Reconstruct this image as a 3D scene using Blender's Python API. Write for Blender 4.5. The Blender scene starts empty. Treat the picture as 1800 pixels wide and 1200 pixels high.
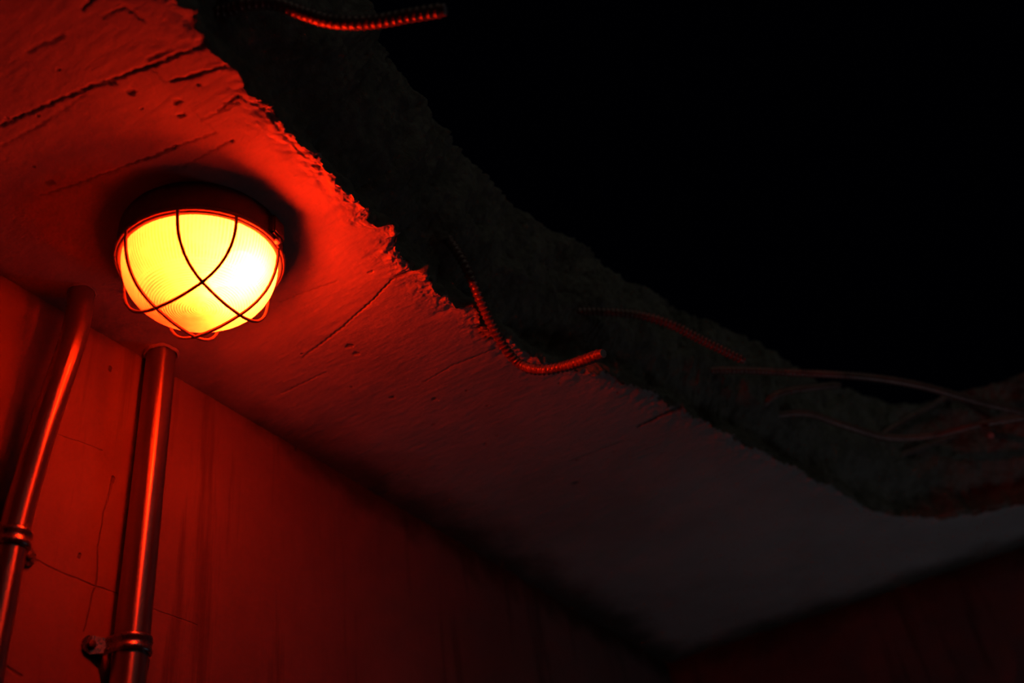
import bpy, bmesh, math, random
import numpy as np
from mathutils import Vector, Matrix, noise
random.seed(7)
PI = math.pi
sc = bpy.context.scene
COL = sc.collection

# ------------------------------------------------------------------ camera
# the frame is 1800 x 1200; F is the focal length in its pixels (35 mm lens on 36 mm film)
F = 1750.0
CAMZ = 1.5            # camera height above the floor
H = 1.1               # ceiling above the camera
R = np.array([[0.8468788897679929, 0.4065200721986907, 0.3428375372751694],
              [0.5153004943001567, -0.4680441801035127, -0.7179136759006927],
              [-0.1313832053169129, 0.7846502892185804, -0.605856729755354]])  # world <- camera

def ray(p):
    return R @ np.array([(p[0] - 900) / F, -(p[1] - 600) / F, -1.0])
def at_z(p, z=0.0):
    """point seen at p at the height z above (+) or below (-) the ceiling's underside; world coordinates"""
    r = ray(p); k = (H + z) / r[2]
    return Vector((r[0] * k, r[1] * k, CAMZ + H + z))
def at_x(p, x):
    r = ray(p); k = x / r[0]
    return Vector((x, r[1] * k, CAMZ + r[2] * k))
def at_y(p, y):
    r = ray(p); k = y / r[1]
    return Vector((r[0] * k, y, CAMZ + r[2] * k))
ZC = CAMZ + H
WX = -1.138           # left wall plane
WY = 3.15             # back wall plane
XR, YF = 2.3, -1.6    # right wall and the wall behind the camera
SLAB = 0.3

cam = bpy.data.cameras.new('camera')
cam.sensor_width = 36.0
cam.lens = F / 1800 * 36.0
cam.clip_start = 0.02
co = bpy.data.objects.new('camera', cam); COL.objects.link(co)
M = Matrix([list(R[0]) + [0], list(R[1]) + [0], list(R[2]) + [CAMZ], [0, 0, 0, 1]])
co.matrix_world = M
sc.camera = co
cam.dof.use_dof = True
cam.dof.focus_distance = 1.58
cam.dof.aperture_fstop = 2.0

sc.view_settings.view_transform = 'Standard'
sc.view_settings.look = 'None'
sc.view_settings.gamma = 1.0
sc.view_settings.exposure = 0.0
sc.view_settings.use_curve_mapping = False
sc.cycles.max_bounces = 10
sc.cycles.diffuse_bounces = 5
sc.cycles.glossy_bounces = 4
sc.cycles.transmission_bounces = 6
sc.cycles.transparent_max_bounces = 8
sc.cycles.sample_clamp_indirect = 6.0
sc.cycles.caustics_reflective = False
sc.cycles.caustics_refractive = False

# ------------------------------------------------------------------ helpers
def tag(o, label=None, cat=None, group=None, kind=None):
    if label: o['label'] = label
    if cat: o['category'] = cat
    if group: o['group'] = group
    if kind: o['kind'] = kind
    return o
def mesh_obj(name, verts, faces, mat, parent=None, smooth=True, loc=None):
    me = bpy.data.meshes.new(name)
    me.from_pydata([tuple(v) for v in verts], [], [tuple(f) for f in faces])
    me.update()
    mats = mat if isinstance(mat, (list, tuple)) else [mat]
    for m in mats: me.materials.append(m)
    if smooth: me.polygons.foreach_set('use_smooth', [True] * len(me.polygons))
    o = bpy.data.objects.new(name, me); COL.objects.link(o)
    if parent: o.parent = parent
    if loc is not None: o.location = loc
    return o
def empty(name, loc, rot=(0, 0, 0)):
    o = bpy.data.objects.new(name, None); COL.objects.link(o)
    o.location = loc; o.rotation_euler = rot; o.empty_display_size = 0.05
    return o
def catmull(pts, step):
    pts = [Vector(p) for p in pts]
    P = [pts[0] * 2 - pts[1]] + pts + [pts[-1] * 2 - pts[-2]]
    dense = []
    for i in range(1, len(P) - 2):
        a, b, c, d = P[i - 1], P[i], P[i + 1], P[i + 2]
        for k in range(24):
            t = k / 24
            dense.append(0.5 * ((2 * b) + (c - a) * t + (2 * a - 5 * b + 4 * c - d) * t * t + (3 * b - a - 3 * c + d) * t ** 3))
    dense.append(P[-2])
    L = [0.0]
    for i in range(1, len(dense)): L.append(L[-1] + (dense[i] - dense[i - 1]).length)
    n = max(2, int(L[-1] / step)); out = []; j = 0
    for k in range(n + 1):
        s = L[-1] * k / n
        while j < len(L) - 2 and L[j + 1] < s: j += 1
        w = (s - L[j]) / max(1e-9, L[j + 1] - L[j])
        out.append(dense[j].lerp(dense[j + 1], w))
    return out
def tube(path, rfun, seg=16, caps=True, closed=False):
    """parallel-transported tube; rfun(i, s, angle) -> radius"""
    n = len(path); V = []; Fc = []
    T = []
    for i in range(n):
        a = path[(i - 1) % n] if closed or i > 0 else path[i]
        b = path[(i + 1) % n] if closed or i < n - 1 else path[i]
        T.append((b - a).normalized())
    N = T[0].orthogonal().normalized(); s = 0
    for i in range(n):
        if i:
            N = (N - T[i] * N.dot(T[i])).normalized()
            s += (path[i] - path[i - 1]).length
        B = T[i].cross(N)
        for k in range(seg):
            a = 2 * PI * k / seg
            V.append(path[i] + (N * math.cos(a) + B * math.sin(a)) * rfun(i, s, a))
    m = n if closed else n - 1
    for i in range(m):
        for k in range(seg):
            a, b = i * seg + k, i * seg + (k + 1) % seg
            c, d = ((i + 1) % n) * seg + (k + 1) % seg, ((i + 1) % n) * seg + k
            Fc.append((a, b, c, d))
    if caps and not closed:
        Fc.append(tuple(range(seg))[::-1]); Fc.append(tuple((n - 1) * seg + k for k in range(seg)))
    return V, Fc
def lathe(prof, seg=64):
    """profile of (r, z) turned about z; r = 0 closes at a pole"""
    V = []; Fc = []; rows = []
    for r, z in prof:
        if r < 1e-6: rows.append([len(V)]); V.append((0, 0, z))
        else:
            rows.append(list(range(len(V), len(V) + seg)))
            for k in range(seg):
                a = 2 * PI * k / seg; V.append((r * math.cos(a), r * math.sin(a), z))
    for a, b in zip(rows, rows[1:]):
        for k in range(seg):
            k2 = (k + 1) % seg
            if len(a) == 1 and len(b) == 1: continue
            if len(a) == 1: Fc.append((a[0], b[k], b[k2]))
            elif len(b) == 1: Fc.append((a[k], b[0], a[k2]))
            else: Fc.append((a[k], b[k], b[k2], a[k2]))
    return V, Fc
def merge(*parts):
    V = []; Fc = []
    for v, f in parts:
        o = len(V); V += list(v); Fc += [tuple(i + o for i in q) for q in f]
    return V, Fc
def boxmesh(lo, hi, bevel=0.0):
    bm = bmesh.new(); bmesh.ops.create_cube(bm, size=1)
    for v in bm.verts:
        v.co = Vector([lo[i] + (v.co[i] + .5) * (hi[i] - lo[i]) for i in range(3)])
    if bevel: bmesh.ops.bevel(bm, geom=list(bm.edges), offset=bevel, segments=2, affect='EDGES')
    bm.verts.ensure_lookup_table()
    out = ([v.co.copy() for v in bm.verts], [tuple(v.index for v in f.verts) for f in bm.faces])
    bm.free(); return out

# ------------------------------------------------------------------ materials
class NG:
    def __init__(s, name):
        s.m = bpy.data.materials.new(name); s.m.use_nodes = True
        s.t = s.m.node_tree; s.t.nodes.clear()
        s.out = s.t.nodes.new('ShaderNodeOutputMaterial')
    def n(s, kind, ins=None, **kw):
        nd = s.t.nodes.new('ShaderNode' + kind)
        for k, v in kw.items(): setattr(nd, k, v)
        for k, v in (ins or {}).items():
            if isinstance(v, bpy.types.NodeSocket): s.t.links.new(v, nd.inputs[k])
            else: nd.inputs[k].default_value = v
        return nd
    def math(s, op, a, b=None, clamp=False):
        nd = s.n('Math', {0: a} if b is None else {0: a, 1: b}, operation=op); nd.use_clamp = clamp
        return nd.outputs[0]
    def vm(s, op, a, b=None, out=0):
        return s.n('VectorMath', {0: a} if b is None else {0: a, 1: b}, operation=op).outputs[out]
    def noise(s, vec, scale, detail=4, rough=.55, dist=0.0):
        return s.n('TexNoise', {'Vector': vec, 'Scale': scale, 'Detail': detail, 'Roughness': rough, 'Distortion': dist}).outputs['Fac']
    def mrange(s, v, a, b, c=0.0, d=1.0, kind='SMOOTHSTEP'):
        nd = s.n('MapRange', {0: v, 1: a, 2: b, 3: c, 4: d}, interpolation_type=kind)
        return nd.outputs[0]
    def mixc(s, f, a, b, blend='MIX'):
        nd = s.n('Mix', None, data_type='RGBA', blend_type=blend)
        for i, v in ((0, f), (6, a), (7, b)):
            if isinstance(v, bpy.types.NodeSocket): s.t.links.new(v, nd.inputs[i])
            else: nd.inputs[i].default_value = v
        return nd.outputs[2]
    def surface(s, sh): s.t.links.new(sh, s.out.inputs['Surface'])

def segmask(g, pos, segs, plane):
    """the strongest mask of a set of cracks [(a, b, width_a, width_b, depth)], in object space; plane drops one axis"""
    acc = None
    for a, b, wa, wb, dep in segs:
        a = Vector(a); b = Vector(b)
        a = Vector([a[i] * plane[i] for i in range(3)]); b = Vector([b[i] * plane[i] for i in range(3)])
        ba = b - a; L2 = max(ba.length_squared, 1e-9)
        pa = g.vm('SUBTRACT', pos, tuple(a))
        t = g.math('MULTIPLY', g.vm('DOT_PRODUCT', pa, tuple(ba), 1), 1 / L2, clamp=True)
        sc_ = g.n('VectorMath', {0: tuple(ba), 'Scale': t}, operation='SCALE').outputs[0]
        d = g.vm('DISTANCE', pa, sc_, 1)
        w = g.math('ADD', g.math('MULTIPLY', t, wb - wa), wa)
        q = g.math('DIVIDE', d, w)
        m = g.mrange(q, 1.0, 0.35, 0.0, dep)
        acc = m if acc is None else g.math('MAXIMUM', acc, m)
    return acc

def polysegs(pts, ws, depth, unp):
    out = []
    for i in range(len(pts) - 1):
        out.append((unp(pts[i]), unp(pts[i + 1]), ws[i], ws[i + 1], depth))
    return out
MM = 0.001

# ---- ceiling underside: cast concrete with board marks
cs = []
C = lambda pts, ws, dep=1.0: cs.extend(polysegs(pts, [w * MM * .62 for w in ws], dep, at_z))
C([(0, 220), (90, 182), (160, 152), (250, 121), (272, 114)], [3.2, 3.2, 3.4, 4.0, 6.0])
C([(272, 114), (305, 98), (358, 82)], [2.6, 3.2, 1.6])
C([(0, 258), (60, 225), (150, 165)], [1.6, 1.6, 1.6], .6)
C([(270, 122), (288, 143), (300, 143)], [1.4, 1.4, 2.2], .5)
C([(300, 143), (348, 130), (349, 129), (395, 117)], [2.6, 6.0, 2.8, 2.4])
C([(262, 105), (300, 88)], [4.0, 1.4], .8)
C([(70, 345), (100, 335), (170, 310), (240, 285)], [1.2, 1.6, 2.0, 3.4], .9)
C([(240, 285), (275, 272), (310, 256)], [3.4, 3.0, 5.0])
C([(310, 256), (380, 233)], [2.2, 1.6], .8)
C([(320, 293), (360, 272), (400, 249)], [1.2, 1.8, 1.8], .8)
C([(404, 248), (409, 246)], [4.0, 4.0])
C([(335, 190), (380, 233)], [1.0, 1.0], .35)
C([(383, 195), (420, 169)], [2.0, 4.0])
C([(352, 212), (418, 181)], [1.4, 1.8], .6)
C([(420, 169), (470, 200), (520, 262), (570, 300)], [1.6, 3.0, 3.5, 3.0], .5)
C([(50, 92), (112, 61)], [2.4, 2.4], .6)
C([(145, 16), (170, -6)], [3.5, 3.5], .8)
C([(180, 30), (218, 12), (250, 36)], [2.2, 2.2, 2.2], .6)
C([(530, 630), (600, 577), (660, 522), (698, 482)], [1.6, 2.8, 3.0, 3.0], .8)
C([(492, 530), (540, 512), (592, 494)], [1.4, 1.6, 1.6], .5)
C([(498, 690), (572, 655)], [2.6, 2.6], .5)
C([(790, 645), (880, 610)], [2.4, 2.4], .5)
C([(745, 672), (800, 640)], [2.4, 2.4], .4)
C([(1000, 812), (1095, 775)], [5, 5], .4)
C([(1121, 750), (1160, 732), (1196, 716)], [6, 9, 16], 1.0)  # wide dark mark painted in for a hanging chunk and its shadow
for p, r in [((613, 609), 7), ((624, 622), 6), ((688, 700), 6), ((762, 702), 5), ((86, 322), 7), ((195, 147), 4), ((228, 162), 5), ((310, 179), 5), ((348, 150), 3), ((316, 202), 4), ((650, 478), 3), ((700, 485), 6), ((710, 482), 4), ((1010, 850), 8)]:
    a = at_z(p); cs.append((a, a + Vector((0.003, 0.001, 0)), r * MM, r * MM, .8))

def concrete(name, segs, plane, base, dark, grain_axis, grain=1.0, rough_scale=1.0, streak=False, crackdark=.75, spec=.25, attr=False, mould=None):
    g = NG(name)
    obj = g.n('TexCoord').outputs['Object']
    flat = g.vm('MULTIPLY', obj, tuple(float(p) for p in plane))
    wob = g.n('TexNoise', {'Vector': obj, 'Scale': 22.0, 'Detail': 4.0})
    wv = g.n('VectorMath', {0: g.vm('SUBTRACT', wob.outputs['Color'], (.5, .5, .5)), 'Scale': 0.011}, operation='SCALE').outputs[0]
    pos = g.vm('ADD', flat, g.vm('MULTIPLY', wv, tuple(float(p) for p in plane)))
    crack = segmask(g, pos, segs, plane) if segs else None
    if attr: crack = g.n('Attribute', attribute_name='crack').outputs['Fac']
    # tone: cloudy formwork tone, small dark pits, streaks
    cl = g.noise(obj, 2.3, 5, .6)
    c = g.mixc(g.mrange(cl, .35, .7), base, dark)
    st = g.vm('MULTIPLY', obj, grain_axis)
    gr = g.noise(st, 60.0 * rough_scale, 5, .65)
    c = g.mixc(g.mrange(gr, .45, .8, 0, .35), c, dark)
    pit = g.n('TexVoronoi', {'Vector': g.vm('ADD', obj, wv), 'Scale': 26.0}, feature='F1')
    sel = g.n('SeparateColor', {0: pit.outputs['Color']}).outputs[0]
    pm = g.math('MULTIPLY', g.mrange(pit.outputs['Distance'], .10, .04), g.math('GREATER_THAN', sel, .80))
    c = g.mixc(g.math('MULTIPLY', pm, .6), c, tuple(x * .25 for x in dark[:3]) + (1,))
    if streak:
        s1 = g.noise(g.vm('MULTIPLY', obj, (7, 7, .6)), 2.6, 5, .6)
        top = g.n('SeparateXYZ', {0: obj}).outputs[2]
        c = g.mixc(g.mrange(s1, .52, .70, 0, .7), c, tuple(x * .45 for x in dark[:3]) + (1,))
    if crack is not None:
        c = g.mixc(g.math('MULTIPLY', crack, crackdark), c, tuple(x * .12 for x in dark[:3]) + (1,))
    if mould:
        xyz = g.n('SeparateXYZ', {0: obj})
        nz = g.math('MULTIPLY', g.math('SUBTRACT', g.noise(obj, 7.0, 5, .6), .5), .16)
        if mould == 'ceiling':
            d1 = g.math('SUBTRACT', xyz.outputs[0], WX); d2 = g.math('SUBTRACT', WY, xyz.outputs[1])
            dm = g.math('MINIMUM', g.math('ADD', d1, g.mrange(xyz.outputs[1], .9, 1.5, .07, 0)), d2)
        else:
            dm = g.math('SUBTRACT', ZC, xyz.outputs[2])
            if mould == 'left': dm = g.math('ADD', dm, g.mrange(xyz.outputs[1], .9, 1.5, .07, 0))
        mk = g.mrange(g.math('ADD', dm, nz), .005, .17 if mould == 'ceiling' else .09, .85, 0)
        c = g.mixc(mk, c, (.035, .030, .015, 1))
    # relief
    h = g.math('MULTIPLY', gr, .0010 * grain)
    h = g.math('ADD', h, g.math('MULTIPLY', g.noise(obj, 9.0, 5, .6), .0045 * grain))
    h = g.math('ADD', h, g.math('MULTIPLY', g.noise(obj, 150.0, 3, .6), .00045 * grain))
    h = g.math('SUBTRACT', h, g.math('MULTIPLY', pm, .002))
    if crack is not None and not attr: h = g.math('SUBTRACT', h, g.math('MULTIPLY', crack, .0035))
    bump = g.n('Bump', {'Strength': 1.0, 'Distance': 1.0, 'Height': h})
    bs = g.n('BsdfPrincipled', {'Base Color': c, 'Roughness': .8, 'Normal': bump.outputs[0], 'Specular IOR Level': spec})
    g.surface(bs.outputs[0])
    return g.m

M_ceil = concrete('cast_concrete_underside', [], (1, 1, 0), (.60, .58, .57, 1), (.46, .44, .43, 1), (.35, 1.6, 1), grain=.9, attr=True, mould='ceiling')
ws = []
W = lambda pts, w_, dep=1.0: ws.extend(polysegs(pts, [w * MM for w in w_], dep, lambda p: at_x(p, WX)))
W([(30, 968), (90, 998), (165, 1030), (215, 1045)], [1.6, 1.8, 1.6, 1.2], .7)
W([(268, 1070), (345, 1098)], [1.5, 1.2], .6)
W([(198, 848), (182, 900), (172, 960), (168, 1030), (155, 1075), (145, 1110)], [3.0, 1.4, 1.6, 1.6, 1.6, 1.2], .5)
W([(-10, 1156), (36, 1186)], [2.2, 2.0], .8)
W([(100, 762), (180, 790)], [1.2, 1.2], .3)
for p, r in [((199, 846), 5), ((192, 650), 4), ((139, 978), 3), ((520, 790), 4)]:
    a = at_x(p, WX); ws.append((a, a + Vector((0, .001, .006)), r * MM, r * MM, .8))
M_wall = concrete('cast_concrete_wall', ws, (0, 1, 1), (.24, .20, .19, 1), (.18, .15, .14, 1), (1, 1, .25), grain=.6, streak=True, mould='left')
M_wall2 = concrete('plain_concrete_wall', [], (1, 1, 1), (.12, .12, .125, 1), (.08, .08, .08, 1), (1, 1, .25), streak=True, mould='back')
M_floor = concrete('concrete_floor', [], (1, 1, 1), (.36, .35, .34, 1), (.25, .24, .23, 1), (1, 1, 1))

def broken():
    g = NG('broken_concrete')
    obj = g.n('TexCoord').outputs['Object']
    a = g.noise(obj, 18, 6, .65); b = g.noise(obj, 90, 5, .7)
    v = g.n('TexVoronoi', {'Vector': obj, 'Scale': 55.0}, feature='F1')
    c = g.mixc(g.mrange(a, .3, .7), (.30, .30, .26, 1), (.17, .17, .14, 1))
    c = g.mixc(g.mrange(v.outputs['Distance'], .1, .5, .5, 0), c, (.34, .34, .30, 1))
    h = g.math('ADD', g.math('MULTIPLY', a, .012), g.math('MULTIPLY', b, .004))
    h = g.math('SUBTRACT', h, g.math('MULTIPLY', v.outputs['Distance'], .004))
    bump = g.n('Bump', {'Strength': .9, 'Distance': 1.0, 'Height': h})
    bs = g.n('BsdfPrincipled', {'Base Color': c, 'Roughness': .92, 'Normal': bump.outputs[0], 'Specular IOR Level': .15})
    g.surface(bs.outputs[0]); return g.m
M_broken = broken()

def metal(name, col, rough, metallic=1.0, bumps=.0003, scale=60, wear=None, spec=.5, drawn=False):
    g = NG(name)
    obj = g.n('TexCoord').outputs['Object']
    a = g.noise(obj, scale, 5, .6); b = g.noise(obj, scale * .2, 4, .6)
    c = g.mixc(g.mrange(b, .45, .7, 0, .6), col, wear or tuple(x * .6 for x in col[:3]) + (1,))
    r = g.mrange(a, .3, .7, rough * .85, rough * 1.2)
    bump = g.n('Bump', {'Strength': .6, 'Distance': 1.0, 'Height': g.math('MULTIPLY', a, bumps)})
    bs = g.n('BsdfPrincipled', {'Base Color': c, 'Roughness': r, 'Metallic': metallic, 'Normal': bump.outputs[0], 'Specular IOR Level': spec})
    if drawn:      # drawn along the pipe: rough lengthwise, smooth around
        for k_ in ('Normal', 'Roughness', 'Base Color'): g.t.links.remove(bs.inputs[k_].links[0])
        bs.inputs['Roughness'].default_value = rough; bs.inputs['Base Color'].default_value = col
        tg = g.n('Tangent', direction_type='RADIAL', axis='Z')
        g.t.links.new(tg.outputs[0], bs.inputs['Tangent'])
        bs.inputs['Anisotropic'].default_value = .85; bs.inputs['Anisotropic Rotation'].default_value = .25
    g.surface(bs.outputs[0]); return g.m
M_rebar = metal('mill_scale_steel', (.32, .22, .20, 1), .36, .4, .0003, 160, (.12, .07, .06, 1), .5)
M_cut = metal('sawn_steel', (.6, .6, .62, 1), .45, .2, .0003, 300)
M_pipe = metal('galvanised_pipe', (.36, .34, .33, 1), .30, .9, .00002, 60, (.28, .25, .24, 1), drawn=True)
M_clamp = metal('clamp_steel', (.35, .35, .38, 1), .28, .95, .0003, 200, (.20, .19, .20, 1))
M_house = metal('lamp_housing_paint', (.10, .095, .09, 1), .5, .0, .0003, 120, (.08, .07, .07, 1), .4)
M_wire = metal('cage_wire_paint', (.22, .18, .17, 1), .42, .3, .0002, 200)
M_rim = metal('lamp_rim_gasket', (.55, .5, .48, 1), .5, .0, .0001, 200)
def white():
    g = NG('lamp_reflector_enamel')
    bs = g.n('BsdfPrincipled', {'Base Color': (.28, .27, .26, 1), 'Roughness': .6}); g.surface(bs.outputs[0]); return g.m
M_white = white()

# ------------------------------------------------------------------ the slab with the broken hole
lower_px = [(-60, -240), (120, -130), (250, -45), (300, -8), (312, 12), (332, 18), (338, 45), (352, 62), (362, 80), (395, 108), (412, 124), (430, 150), (437, 168), (462, 185), (480, 190), (486, 210),
            (500, 226), (515, 238), (530, 255), (548, 268), (566, 273), (570, 290), (592, 312), (606, 335), (628, 350), (636, 362), (648, 392), (664, 398),
            (690, 398), (700, 412), (697, 440), (716, 462), (722, 478), (752, 478), (756, 505), (786, 522), (805, 540), (838, 545), (846, 572), (880, 590), (925, 622),
            (960, 640), (1010, 650), (1070, 655), (1110, 680), (1150, 692), (1172, 715), (1202, 716), (1222, 735), (1245, 742), (1262, 760), (1290, 765), (1310, 785),
            (1340, 790), (1372, 812), (1400, 820), (1440, 850), (1462, 855), (1500, 880), (1530, 898), (1580, 908), (1640, 912), (1710, 906), (1800, 886)]
upper_px = [(520, -170), (560, -90), (600, -30), (636, 0), (658, 45), (655, 75), (676, 95), (690, 112), (712, 135), (735, 180), (760, 215), (800, 262), (835, 290), (845, 312), (872, 342), (920, 372),
            (950, 402), (1000, 422), (1025, 437), (1060, 468), (1100, 490), (1135, 503), (1172, 525), (1205, 545), (1250, 562), (1300, 592), (1340, 600), (1372, 622), (1410, 650),
            (1455, 672), (1480, 678), (1510, 690), (1560, 706), (1610, 712), (1650, 700), (1690, 690), (1740, 676), (1800, 655)]
CX, CY = 0.22, 1.42
def polar(pts):
    d = sorted((math.atan2(p[1] - CY, p[0] - CX) % (2 * PI), math.hypot(p[0] - CX, p[1] - CY)) for p in pts)
    a = np.array([x[0] for x in d]); r = np.array([x[1] for x in d])
    a = np.concatenate([a[-3:] - 2 * PI, a, a[:3] + 2 * PI]); r = np.concatenate([r[-3:], r, r[:3]])
    return lambda t: np.interp(t, a, r)
low3 = [(at_z(p).x, at_z(p).y) for p in lower_px if p[0] >= 250] + [(.32, 2.86), (.6, 2.72), (.85, 2.3), (.95, 1.7), (.9, 1.0), (.72, .35), (.4, -.1), (0, -.3), (-.35, -.2), (-.52, .12)]
up3 = [(at_z(p, SLAB).x, at_z(p, SLAB).y) for p in upper_px] + [(.42, 2.66), (.62, 2.5), (.82, 2.1), (.9, 1.6), (.85, 1.0), (.68, .38), (.38, 0), (0, -.18), (-.32, -.06), (-.46, .25)]
rlow, rup = polar(low3), polar(up3)
A_vis0, A_vis1 = math.radians(78), math.radians(256)
phis = []
t = 0.0
while t < 2 * PI:
    phis.append(t)
    if A_vis0 < t < A_vis1:
        d = math.hypot(CX + math.cos(t) * float(rlow(t)), CY + math.sin(t) * float(rlow(t)))
        t += (0.0015 if math.radians(165) < t < math.radians(240) else 0.0024 if t > math.radians(140) else 0.0048)
    else: t += 0.03
phis = np.array(phis); NP = len(phis)
def fn(v, s, o=3):
    return noise.fractal(Vector(v) * s, .7, 2.1, o)      # about -1..1
XW0, XW1, YW0, YW1 = WX - .12, XR + .12, YF - .12, WY + .12
def rect_r(c, s):
    k = []
    if c > 1e-9: k.append((XW1 - CX) / c)
    if c < -1e-9: k.append((XW0 - CX) / c)
    if s > 1e-9: k.append((YW1 - CY) / s)
    if s < -1e-9: k.append((YW0 - CY) / s)
    return min(k)
NV, NW = 460, 64
TOPQ = (.02, .08, .3, 1.0)
NC = NV + 1 + NW + len(TOPQ)
VX = np.zeros((NP, NC, 3))
for n_, ph in enumerate(phis):
    c, s = math.cos(ph), math.sin(ph)
    rl, ru = float(rlow(ph)), float(rup(ph))
    rl += fn((c * rl, s * rl, 3.1), 26, 4) * .007 + fn((c * rl, s * rl, 9.1), 95, 3) * .0035
    ru += fn((c * ru, s * ru, 5.7), 14, 4) * .014 + fn((c * ru, s * ru, 1.7), 60, 3) * .004
    R1 = rect_r(c, s)
    col = []
    # outer edge of the underside -> the hole's lower rim
    for i in range(NV + 1):
        q = (1 - i / NV) ** 1.3
        d = (R1 - rl) * q
        r = rl + d
        x, y = CX + c * r, CY + s * r
        z = noise.noise(Vector((x, y, 0)) * 1.6) * .003
        if A_vis0 < ph < A_vis1:
            z += noise.noise(Vector((x * 5, y * 11, 4))) * .0010
            z += fn((x * 30, y * 90, 6), 1, 3) * .00035
            if d < .12:
                e = math.exp(-d / .020) * (1.0 if y > .62 else .35)                  # crumbling near the rim
                z += e * (fn((x, y, 2), 30, 4) * .010 + max(0, fn((x, y, 7), 16, 3)) * .016 + .002)
        col.append((x, y, ZC + z))
    # up the broken face
    for i in range(1, NW + 1):
        w = i / NW
        r = rl + (ru - rl) * w
        r += .045 * math.exp(-((w - .24) / .15) ** 2)   # the face is hollow just above the lower lip
        r -= .012 * math.exp(-((w - .5) / .2) ** 2)
        x, y, z = CX + c * r, CY + s * r, ZC + SLAB * w
        k = min(1, w / .05) * min(1, (1.0 - w) / .03 + .35)
        dd = fn((x, y, z), 5.0, 3) * .022 + fn((x, y, z), 19, 4) * .010 + fn((x, y, z), 70, 3) * .004
        dz = fn((y, z, x), 24, 3) * .006
        col.append((CX + c * (r + dd * k), CY + s * (r + dd * k), z + dz * k))
    # over the top of the slab to its outer edge
    for q in TOPQ:
        r = ru + (R1 - ru) * q
        col.append((CX + c * r, CY + s * r, ZC + SLAB + fn((c * r, s * r, 0), 6, 3) * .006 * (q < 1)))
    VX[n_] = col
# board marks, scratches and pits are cut into the underside
crack = np.zeros((NP, NC))
UX, UY = VX[:, :NV + 1, 0], VX[:, :NV + 1, 1]
wobx = .0009 * np.sin(UX * 210 + 1.3 * np.sin(UY * 130)) + .0010 * np.sin(UY * 510 + UX * 160)
woby = .0009 * np.sin(UY * 190 + 1.1 * np.sin(UX * 150)) + .0010 * np.sin(UX * 470 - UY * 220)
PX, PY = UX + wobx * .8, UY + woby * .8
for a_, b_, wa, wb, dep in cs:
    bx, by = b_.x - a_.x, b_.y - a_.y
    L2 = max(bx * bx + by * by, 1e-9)
    t_ = np.clip(((PX - a_.x) * bx + (PY - a_.y) * by) / L2, 0, 1)
    dd = np.hypot(PX - a_.x - t_ * bx, PY - a_.y - t_ * by)
    wd = wa + (wb - wa) * t_
    we = np.maximum(wd, .0023)
    m_ = np.clip(1.15 - dd / we, 0, 1) / 1.0; m_ = np.clip(m_ * 1.3, 0, 1); m_ = m_ * m_ * (3 - 2 * m_) * dep * np.minimum(1, wd / we + .25)
    np.maximum(crack[:, :NV + 1], m_, out=crack[:, :NV + 1])
VX[:, :NV + 1, 2] += crack[:, :NV + 1] * .0022
me = bpy.data.meshes.new('ceiling')
nv = NP * NC
me.vertices.add(nv); me.vertices.foreach_set('co', VX.reshape(-1))
I = np.arange(NP)[:, None]; K = np.arange(NC)[None, :]
J = (I + 1) % NP; K2 = (K + 1) % NC
Q = np.stack([I * NC + K, I * NC + K2, J * NC + K2, J * NC + K], axis=-1).reshape(-1, 4)
nf = len(Q)
me.loops.add(nf * 4); me.loops.foreach_set('vertex_index', Q.reshape(-1).astype(np.int32))
me.polygons.add(nf); me.polygons.foreach_set('loop_start', np.arange(nf, dtype=np.int32) * 4)
me.materials.append(M_ceil); me.materials.append(M_broken)
MI = np.broadcast_to(np.where((K >= NV) & (K < NC - 1), 1, 0), (NP, NC)).reshape(-1).astype(np.int32)
me.polygons.foreach_set('material_index', MI.copy())
me.polygons.foreach_set('use_smooth', np.ones(nf, dtype=bool))
at = me.attributes.new('crack', 'FLOAT', 'POINT'); at.data.foreach_set('value', crack.reshape(-1).astype(np.float32))
me.update(calc_edges=True); me.validate()
ceil = bpy.data.objects.new('ceiling', me); COL.objects.link(ceil)
tag(ceil, 'concrete ceiling slab with a broken hole open to the night', kind='structure')

# mortar collars where the two pipes pass through the slab belong to the slab's look: low crumbly rings
def mortar(center, r):
    prof = [(r * 1.0, -.001), (r * 1.05, -.005), (r * 1.11, -.004), (r * 1.18, -.001), (r * 1.24, .004)]
    v, f = lathe(prof, 40)
    v = [Vector(p) for p in v]
    v = [p * (1 + 0) + Vector((0, 0, min(0, p.z) * (.5 * fn((p.x, p.y, center[0]), 60, 3)))) + Vector((p.x, p.y, 0)) * (.10 * fn((p.x, p.y, center[1]), 45, 3)) + Vector(center) for p in v]
    return v, f

# ------------------------------------------------------------------ walls and floor
def wall(name, lo, hi, mat, lab):
    v, f = boxmesh(lo, hi)
    return tag(mesh_obj(name, v, f, mat, smooth=False), lab, kind='structure')
TOP = ZC + .004
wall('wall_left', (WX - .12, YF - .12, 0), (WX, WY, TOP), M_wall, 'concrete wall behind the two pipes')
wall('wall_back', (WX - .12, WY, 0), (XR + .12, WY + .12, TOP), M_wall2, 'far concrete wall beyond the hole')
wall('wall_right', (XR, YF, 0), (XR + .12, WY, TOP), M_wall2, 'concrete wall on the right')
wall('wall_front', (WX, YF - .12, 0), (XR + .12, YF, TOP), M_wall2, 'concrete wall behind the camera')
wall('floor', (WX - .12, YF - .12, -.1), (XR + .12, WY + .12, 0), M_floor, 'concrete floor')

# ------------------------------------------------------------------ the bulkhead lamp
DZ = .013      # everything from the rim down
lc = at_z((353, 457), -.042)
LR = 0.1135
TS = 1
lamp = empty('bulkhead_lamp', (lc.x, lc.y, ZC))
tag(lamp, 'round glowing red caged bulkhead lamp fixed under the concrete ceiling', 'lamp')
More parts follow.
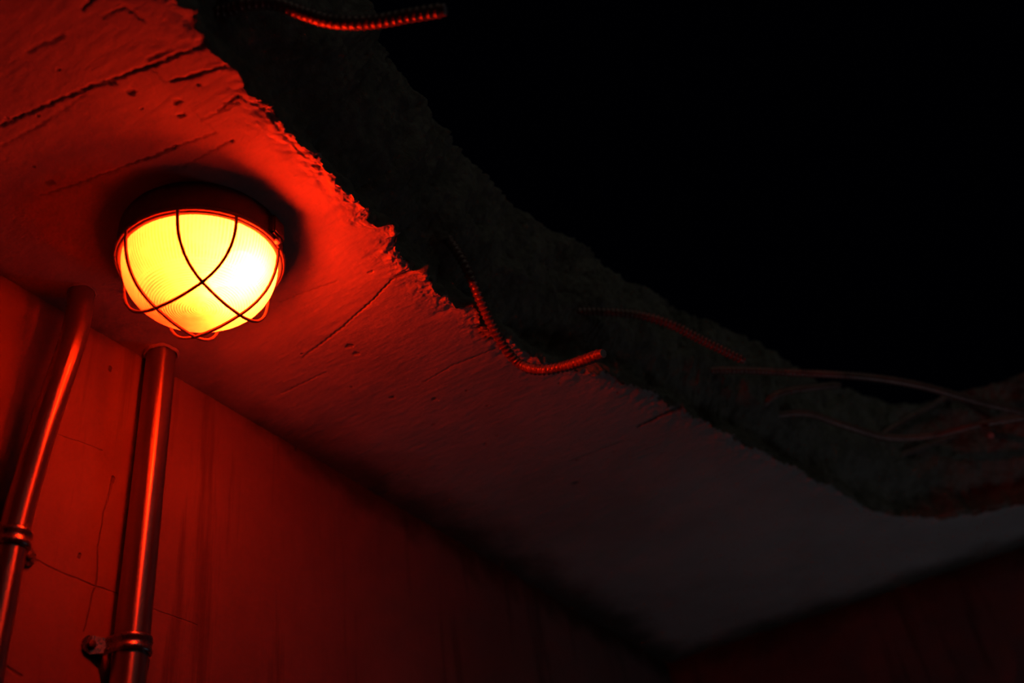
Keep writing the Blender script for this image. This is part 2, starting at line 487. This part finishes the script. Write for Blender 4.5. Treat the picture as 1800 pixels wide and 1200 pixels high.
# local frame: z down is negative
v, f = lathe([(LR * .93, .012), (LR * 1.05, .012), (LR * 1.052, -.006), (LR * 1.06, -.016), (LR * 1.06, -.033), (LR * 1.055, -.039), (LR * 1.035, -.043), (LR * 1.0, -.0435),
              (LR * .985, -.038), (LR * .97, -.006), (LR * .93, -.004)], 96)
house = mesh_obj('housing', v, f, M_house, lamp); house['label'] = 'dark cast round housing of the lamp'
v, f = lathe([(0, -.004), (LR * .5, -.004), (LR * .9, -.004), (LR * .965, -.010), (LR * .965, -.0055), (LR * .9, .001), (0, .001)], 64)
mesh_obj('reflector', v, f, M_white, lamp)
v, f = lathe([(LR * .985, -.0575), (LR * 1.035, -.0575), (LR * 1.045, -.0605), (LR * 1.035, -.064), (LR * .995, -.0645), (LR * .98, -.061), (LR * .985, -.0575)], 96)
mesh_obj('rim_ring', [Vector(p) + Vector((0, 0, DZ)) for p in v], f, M_rim, lamp)['label'] = 'thin bright ring around the glass'

def img_dir(p, q, z=-.042):
    d = at_z(q, z) - at_z(p, z); return math.atan2(d.y, d.x)
def shiftz(vf): return [Vector(p) + Vector((0, 0, DZ)) for p in vf[0]], vf[1]
a_right = img_dir((352, 455), (480, 440))       # the direction that reads as right in the picture

# bulb holder and bulb lie sideways: the hot end points right in the picture
BZ = -.088
a_bulb = img_dir((352, 455), (470, 400))
bd = Vector((math.cos(a_bulb), math.sin(a_bulb), 0))
def glassmat():
    g = NG('ribbed_frosted_glass')
    obj = g.n('TexCoord').outputs['Object']
    xyz = g.n('SeparateXYZ', {0: obj})
    ang = g.math('ARCTAN2', xyz.outputs[1], xyz.outputs[0])
    rad = g.math('SQRT', g.math('ADD', g.math('MULTIPLY', xyz.outputs[0], xyz.outputs[0]), g.math('MULTIPLY', xyz.outputs[1], xyz.outputs[1])))
    rib = g.math('SINE', g.math('MULTIPLY', ang, 130.0))
    ring = g.math('SINE', g.math('MULTIPLY', rad, 2 * PI / .0038))
    side = g.mrange(rad, LR * .70, LR * .84)
    nn = g.noise(obj, 30, 4, .6)
    hh = g.n('Mix', {0: side, 2: ring, 3: rib}, data_type='FLOAT').outputs[0]
    hh = g.math('MULTIPLY', hh, g.mrange(nn, .35, .6, .35, 1.0))
    bump = g.n('Bump', {'Strength': .55, 'Distance': 1.0, 'Height': g.math('MULTIPLY', hh, .00055)})
    bumpi = g.n('Bump', {'Strength': .35, 'Distance': 1.0, 'Height': g.math('MULTIPLY', hh, .0004)})
    # the translucent colour is darker in the grooves and at the middle
    groove = g.mrange(hh, -1.0, -.1, 1, 0)
    mid = g.math('MULTIPLY', g.mrange(rad, LR * .34, LR * .20), g.mrange(g.noise(obj, 45, 4, .6, 1.5), .35, .6, .4, 1.0))
    dk = g.math('MAXIMUM', g.math('MULTIPLY', groove, .55), g.math('MULTIPLY', mid, .5))
    tc = g.mixc(dk, (.80, .76, .68, 1), (.38, .22, .13, 1))
    tr = g.n('BsdfTranslucent', {'Color': tc, 'Normal': bump.outputs[0]})
    tp = g.n('BsdfTransparent', {'Color': (.95, .95, .95, 1)})
    gl = g.n('BsdfGlossy', {'Color': (.9, .9, .9, 1), 'Roughness': .15, 'Normal': bumpi.outputs[0]})
    m1 = g.n('MixShader', {0: .07, 1: tr.outputs[0], 2: tp.outputs[0]})
    m2 = g.n('MixShader', {0: .04, 1: m1.outputs[0], 2: gl.outputs[0]})
    g.surface(m2.outputs[0]); return g.m
GD = .088
gp = [(1.0, 0), (1.0, .10), (.992, .2), (.975, .32), (.945, .44), (.90, .56), (.84, .67), (.765, .765), (.68, .84), (.58, .895), (.47, .935), (.35, .965), (.22, .985), (.1, .995), (0, 1.0)]
dense = []
for i in range(len(gp) - 1):
    for k in range(4):
        t = k / 4; dense.append((gp[i][0] * (1 - t) + gp[i + 1][0] * t, gp[i][1] * (1 - t) + gp[i + 1][1] * t))
dense.append(gp[-1])
v, f = lathe([(r * LR * .985, -.045 - d * GD) for r, d in dense], 128)
glass = mesh_obj('glass_shade', v, f, glassmat(), lamp)
glass['label'] = 'glowing ribbed glass shade with concentric rings at the bottom'
def emis(name, col, st):
    g = NG(name); e = g.n('Emission', {'Color': col, 'Strength': st}); g.surface(e.outputs[0]); return g.m
RED = (1.0, .0170, .0014, 1)
M_bulb = emis('lit_bulb', RED, 2650.0)
bulb_prof = [(0, .040), (.010, .0385), (.018, .034), (.0235, .026), (.0255, .016), (.0245, .006), (.020, -.006), (.015, -.018), (.013, -.028), (.013, -.034)]
v, f = lathe(bulb_prof, 32)
rotm = Matrix.Rotation(math.atan2(bd.y, bd.x), 4, 'Z') @ Matrix.Rotation(PI / 2, 4, 'Y')
BC = Vector((0, 0, BZ)) + bd * .055
v = [rotm @ Vector(p) + BC for p in v]
mesh_obj('bulb', v, f, M_bulb, lamp)['label'] = 'lit bulb inside the glass shade'
v, f = lathe([(0, -.032), (.017, -.032), (.020, -.036), (.020, -.062), (.016, -.066), (0, -.066)], 24)
v = [rotm @ Vector(p) + BC for p in v]
b2 = boxmesh((-.012, -.012, BZ - .004), (.012, .012, -.002), .002)
b2 = ([Vector(p) - bd * .022 for p in b2[0]], b2[1])
v, f = merge((v, f), b2)
mesh_obj('bulb_holder', v, f, M_white, lamp)

# the cage: two pairs of crossing wires with their ends bent up to the rim
cage = mesh_obj('cage_ring', *shiftz(lathe([(LR * 1.045, -.054), (LR * 1.075, -.0555), (LR * 1.085, -.0585), (LR * 1.075, -.0615), (LR * 1.05, -.0625), (LR * 1.035, -.060), (LR * 1.045, -.054)], 96)), M_wire, lamp)
OFF = .385 * LR
a0 = img_dir((346, 480), (420, 548), -.15)     # direction of the first pair
a1 = img_dir((346, 480), (262, 528), -.15)
def cage_wire(ang, off):
    u = Vector((math.cos(ang), math.sin(ang), 0)); n_ = Vector((-math.sin(ang), math.cos(ang), 0))
    ro = LR * 1.045; half = math.sqrt(ro * ro - off * off)
    pts = []
    for k in (-1, 1):
        side = []
        for tt, zz in ((1.0, -.059), (1.0, -.075), (.975, -.093), (.92, -.110), (.82, -.126), (.68, -.138), (.48, -.1465), (.24, -.1505)):
            side.append(n_ * off + u * (k * half * tt) + Vector((0, 0, zz)))
        pts += side if k < 0 else [n_ * off + Vector((0, 0, -.152))] + side[::-1]
    return tube(catmull(pts, .003), lambda i, s, a: .0025, 10)
for ang, offs in ((a0, (OFF, -OFF)), (a1, (OFF, -OFF))):
    for o_ in offs:
        v, f = shiftz(cage_wire(ang, o_))
        mesh_obj('cage_wire', v, f, M_wire, lamp)
# hinge block with its little bolt on the right of the housing
ah = img_dir((352, 440), (490, 395))
hx = Vector((math.cos(ah), math.sin(ah), 0))
v, f = boxmesh((LR * 1.02, -.016, -.043), (LR * 1.14, .016, -.008), .003)
rz = Matrix.Rotation(ah, 4, 'Z')
mesh_obj('hinge_block', [rz @ Vector(p) for p in v], f, M_house, lamp, smooth=False)
v, f = lathe([(0, -.064), (.0035, -.064), (.0048, -.062), (.0048, -.056), (0, -.056)], 12)
mesh_obj('hinge_bolt', [rz @ (Vector(p) + Vector((LR * 1.09, .002, DZ))) for p in v], f, M_cut, lamp)['label'] = 'small bright bolt on the hinge block'

ta = a_right
lamp.rotation_mode = 'AXIS_ANGLE'
lamp.rotation_axis_angle = (math.radians(3.2) * TS, math.cos(ta), math.sin(ta), 0)   # the fitting hangs a little askew

# ------------------------------------------------------------------ pipes
def pipe(name, pts, r, label, parts=()):
    path = catmull(pts, .012)
    v, f = tube(path, lambda i, s, a: r, 40)
    o = mesh_obj(name, v, f, M_pipe)
    tag(o, label, 'pipe', 'pipes on the left wall')
    return o
p0 = at_z((284, 622)); PR = .0245
pipe('pipe', [(p0.x, p0.y, ZC + .05), (p0.x, p0.y, ZC - .4), (p0.x, p0.y, ZC - 1.0), (p0.x, p0.y, ZC - 1.8), (p0.x, p0.y, 0.02)], PR,
     'thick straight metal pipe running down the wall below the lamp')
q0 = at_z((143, 512)); QR = .0195; low_off = .026
pl = [(143, 512), (137, 560), (121, 620), (97, 690), (72, 765), (50, 840), (32, 905), (19, 965)]
offs = [q0.x - WX, q0.x - WX - .001, .062, .054, .044, .034, .028, low_off]
pts = [(q0.x, q0.y, ZC + .05), (q0.x, q0.y, ZC + .01)] + [at_x(p, WX + o_) for p, o_ in list(zip(pl, offs))[1:]]
last = pts[-1]
pts += [Vector((last.x, last.y, last.z - .15)), Vector((last.x, last.y, last.z - .6)), Vector((last.x, last.y, .02))]
pipe('pipe', pts, QR, 'thinner bent metal pipe at the left edge of the photo')
for c_, r_ in ((p0, PR), (q0, QR)):
    v, f = mortar((c_.x, c_.y, ZC + .001), r_)
    o = mesh_obj('trim_%d' % (1 if r_ == PR else 2), v, f, M_ceil)
    tag(o, 'crumbly mortar collar where the %s pipe enters the ceiling' % ('thick straight' if r_ == PR else 'thin bent'), kind='structure')

def clamp(cx, cy, cz, r, ear, label, tilt=0.0):
    """saddle clamp round a pipe: a double-ridged band, two ears flat on the wall, each with a screw"""
    t = empty('pipe_clamp', (WX, cy, cz), (tilt, 0, 0))
    tag(t, label, 'clamp', 'clamps holding the pipes')
    d = cx - WX                       # pipe axis distance from the wall
    hw = .0125
    # band section: outline in (x away from the wall, y along the wall), swept over z with two rounded ridges
    zs = [(-hw, 0), (-hw, .0022), (-hw * .8, .0036), (-hw * .45, .0036), (-hw * .22, .0020), (hw * .22, .0020), (hw * .45, .0036), (hw * .8, .0036), (hw, .0022), (hw, 0)]
    V = []; Fc = []
    arc = []
    arc.append((0.0, -r - .004)); arc.append((d * .5, -r - .002))
    for k in range(25):
        a = -PI / 2 + PI * k / 24
        arc.append((d + math.cos(a) * (r + .0008), math.sin(a) * (r + .0008)))
    arc.append((d * .5, r + .002)); arc.append((0.0, r + .004))
    n = len(arc)
    for z, th in zs:
        for (x, y) in arc:
            dx, dy = x - d, y
            if x >= d: l = math.hypot(dx, dy); ux, uy = dx / l, dy / l
            else: ux, uy = 0, (1 if y > 0 else -1)
            V.append((x + ux * th, y + uy * th, z))
    m = len(zs)
    for i in range(m - 1):
        for k in range(n - 1):
            Fc.append((i * n + k, i * n + k + 1, (i + 1) * n + k + 1, (i + 1) * n + k))
    mesh_obj('band', V, Fc, M_clamp, t)
    for s_ in ear:
        y0 = s_ * (r + .001); y1 = s_ * (r + .021); er = .0135
        out = [(y0, -hw * .8)]
        for k in range(17):
            a = -PI / 2 + PI * k / 16
            out.append((y1 + s_ * math.cos(a) * er, math.sin(a) * er))
        out.append((y0, hw * .8))
        nn = len(out); x0, x1 = 0.0005, .0040
        # bend the plate: it starts out from the wall next to the band
        def bendx(y): 
            q = max(0, 1 - abs(y - y0) / .014); return .012 * q * q
        V = [(x0 + bendx(y), y, z) for y, z in out] + [(x1 + bendx(y), y, z) for y, z in out]
        Fc = [tuple(range(nn)), tuple(range(2 * nn - 1, nn - 1, -1))] + [(i, (i + 1) % nn, nn + (i + 1) % nn, nn + i) for i in range(nn)]
        if s_ < 0: Fc = [q[::-1] for q in Fc]
        e = mesh_obj('ear', V, Fc, M_clamp, t, smooth=False)
        v, f = lathe([(0, .0055), (.0045, .0055), (.0062, .0035), (.0062, 0), (0, 0)], 14)
        ry = Matrix.Rotation(PI / 2, 4, 'Y')
        mesh_obj('screw', [ry @ Vector(p) + Vector((.0038, y1, 0)) for p in v], f, M_house, e)['label'] = 'dark screw head'
    return t
cz = at_x((236, 1122), p0.x + PR).z
clamp(p0.x, p0.y, cz, PR, (-1, 1), 'steel saddle clamp around the thick straight pipe with a round eared screw hole')
cz2 = at_x((24, 935), last.x + QR).z
clamp(last.x, last.y, cz2, QR, (-1, 1), 'steel saddle clamp around the thinner bent pipe at the left edge')

# ------------------------------------------------------------------ rebars
def rebar(pts, r, label, cap=True, step=.0014):
    pts = [Vector(p) for p in pts]
    a0_ = Vector((pts[0].x - CX, pts[0].y - CY, 0)).normalized()
    rs = math.hypot(pts[0].x - CX, pts[0].y - CY); ph_ = math.atan2(a0_.y, a0_.x) % (2 * PI)
    dep_ = float(rlow(ph_)) - rs
    if dep_ > -.05: pts = [pts[0] + a0_ * (dep_ + .10)] + pts     # the bar is cast into the slab
    path = catmull(pts, step)
    n = len(path)
    def rf(i, s, a):
        rib = max(0, math.cos(2 * PI * (s / .0092) + 2.2 * (a % PI) / PI)) ** 2
        w = .45 + .55 * abs(math.sin(a))
        k = .95 + .34 * rib * w + .10 * max(0, math.cos(2 * a)) ** 24
        if i > n - 6: k = 1 - .10 * (i - (n - 6)) / 5
        return r * k * .95
    v, f = tube(path, rf, 18)
    o = mesh_obj('rebar', v, f, M_rebar)
    tag(o, label, 'rebar', 'bent rebars sticking out of the broken slab')
    if cap:
        T = (path[-1] - path[-3]).normalized()
        vv, ff = lathe([(0, .0012), (r * .80, .0010), (r * .86, 0), (0, -.001)], 18)
        q = Vector((0, 0, 1)).rotation_difference(T).to_matrix().to_4x4()
        mesh_obj('cut_end', [q @ Vector(p) + path[-1] for p in vv], ff, M_cut, o, smooth=False)['label'] = 'sawn end of the bar'
    return o
G = lambda L: [at_z((x, y), z) for x, y, z in L]
rebar(G([(380, 20, .09), (430, 8, .085), (480, 6, .08), (530, 22, .06), (575, 36, .035), (615, 40, .02), (665, 37, .01), (720, 27, .0), (782, 17, -.01)]), .0090,
      'rebar at the very top, curving right over the black opening')
rebar(G([(765, 398, .17), (792, 426, .11), (816, 464, .06), (838, 512, .02), (862, 566, -.01), (888, 612, -.035), (915, 640, -.055), (950, 650, -.085), (1000, 642, -.105), (1060, 621, -.135)]), .0088,
      'brightest red-lit ribbed rebar, bent like a hook in the middle')
rebar(G([(950, 556, .15), (1000, 549, .14), (1060, 548, .125), (1120, 553, .11), (1180, 570, .09), (1240, 600, .065), (1308, 633, .035)]), .0092,
      'rebar arching down right above the long thin rebar, ending in a sawn tip', step=.002)
rebar(G([(1160, 668, .15), (1210, 654, .15), (1290, 650, .14), (1400, 655, .12), (1520, 662, .10), (1620, 678, .09), (1710, 703, .08), (1800, 724, .07), (1900, 742, .06)]), .0088,
      'long thin rebar crossing the opening to the right edge of the photo', step=.0025)
rebar(G([(1325, 742, .12), (1360, 730, .13), (1420, 727, .13), (1480, 746, .11), (1560, 768, .10), (1640, 765, .09), (1720, 746, .08), (1800, 733, .08), (1890, 722, .08)]), .0088,
      'sagging rebar below the long thin one, running to the right edge', step=.0025)
rebar(G([(1325, 745, .12), (1345, 708, .13), (1380, 688, .15), (1450, 678, .17), (1475, 676, .18)]), .0085,
      'short dark bar standing in for a shadow curling above the sagging rebar', step=.0025)  # bar modelled in place of a shadow mark on the broken face
rebar(G([(1672, 700, .29), (1620, 722, .26), (1560, 756, .21), (1520, 795, .16), (1508, 816, .14), (1530, 818, .14), (1600, 793, .17), (1690, 762, .21), (1760, 748, .25)]), .0080,
      'dark hairpin rebar folded back beneath the sagging rebar', step=.0025)
rebar(G([(1820, 748, .26), (1760, 738, .24), (1722, 722, .22), (1692, 700, .2)]), .0080,
      'short dark rebar stub slanting across the right end of the hole', step=.0025)
d0 = at_z((1742, 765), .03); dirc = (d0 - Vector((0, 0, CAMZ))).normalized()
d1 = at_z((1752, 764), .12); d2 = at_z((1790, 770), .26)
rebar([d2, d1, d0 + (d1 - d0) * .3, d0], .0085, 'rebar stub pointing at the viewer, its end a red dot', step=.0025)

# ------------------------------------------------------------------ light outside the red lamp
w = bpy.data.worlds.new('night_sky'); sc.world = w; w.use_nodes = True
nt = w.node_tree; nt.nodes.clear()
wo = nt.nodes.new('ShaderNodeOutputWorld'); bg = nt.nodes.new('ShaderNodeBackground')
tc = nt.nodes.new('ShaderNodeTexCoord'); dp = nt.nodes.new('ShaderNodeVectorMath'); dp.operation = 'DOT_PRODUCT'
gd = Vector((.80, -.50, .30)).normalized(); dp.inputs[1].default_value = gd
nt.links.new(tc.outputs['Generated'], dp.inputs[0])
mr = nt.nodes.new('ShaderNodeMapRange'); mr.interpolation_type = 'SMOOTHSTEP'
mr.inputs[1].default_value = .55; mr.inputs[2].default_value = 1.0; mr.inputs[3].default_value = 0.0; mr.inputs[4].default_value = 1.0
nt.links.new(dp.outputs['Value'], mr.inputs[0])
mx = nt.nodes.new('ShaderNodeMix'); mx.data_type = 'RGBA'
mx.inputs[6].default_value = (.00008, .00008, .0004, 1); mx.inputs[7].default_value = (.050, .050, .042, 1)
nt.links.new(mr.outputs[0], mx.inputs[0]); nt.links.new(mx.outputs[2], bg.inputs['Color'])
bg.inputs['Strength'].default_value = 1.0
nt.links.new(bg.outputs[0], wo.inputs['Surface'])

# faint cool fill light, added low in the room to grey the ceiling
la = bpy.data.lights.new('fill_light', 'AREA'); la.shape = 'DISK'; la.size = .5; la.energy = .62; la.color = (.80, .88, 1.0)
lo = bpy.data.objects.new('fill_light', la); COL.objects.link(lo)
lo.location = (.35, 2.6, .9); lo.rotation_euler = (PI, 0, 0)
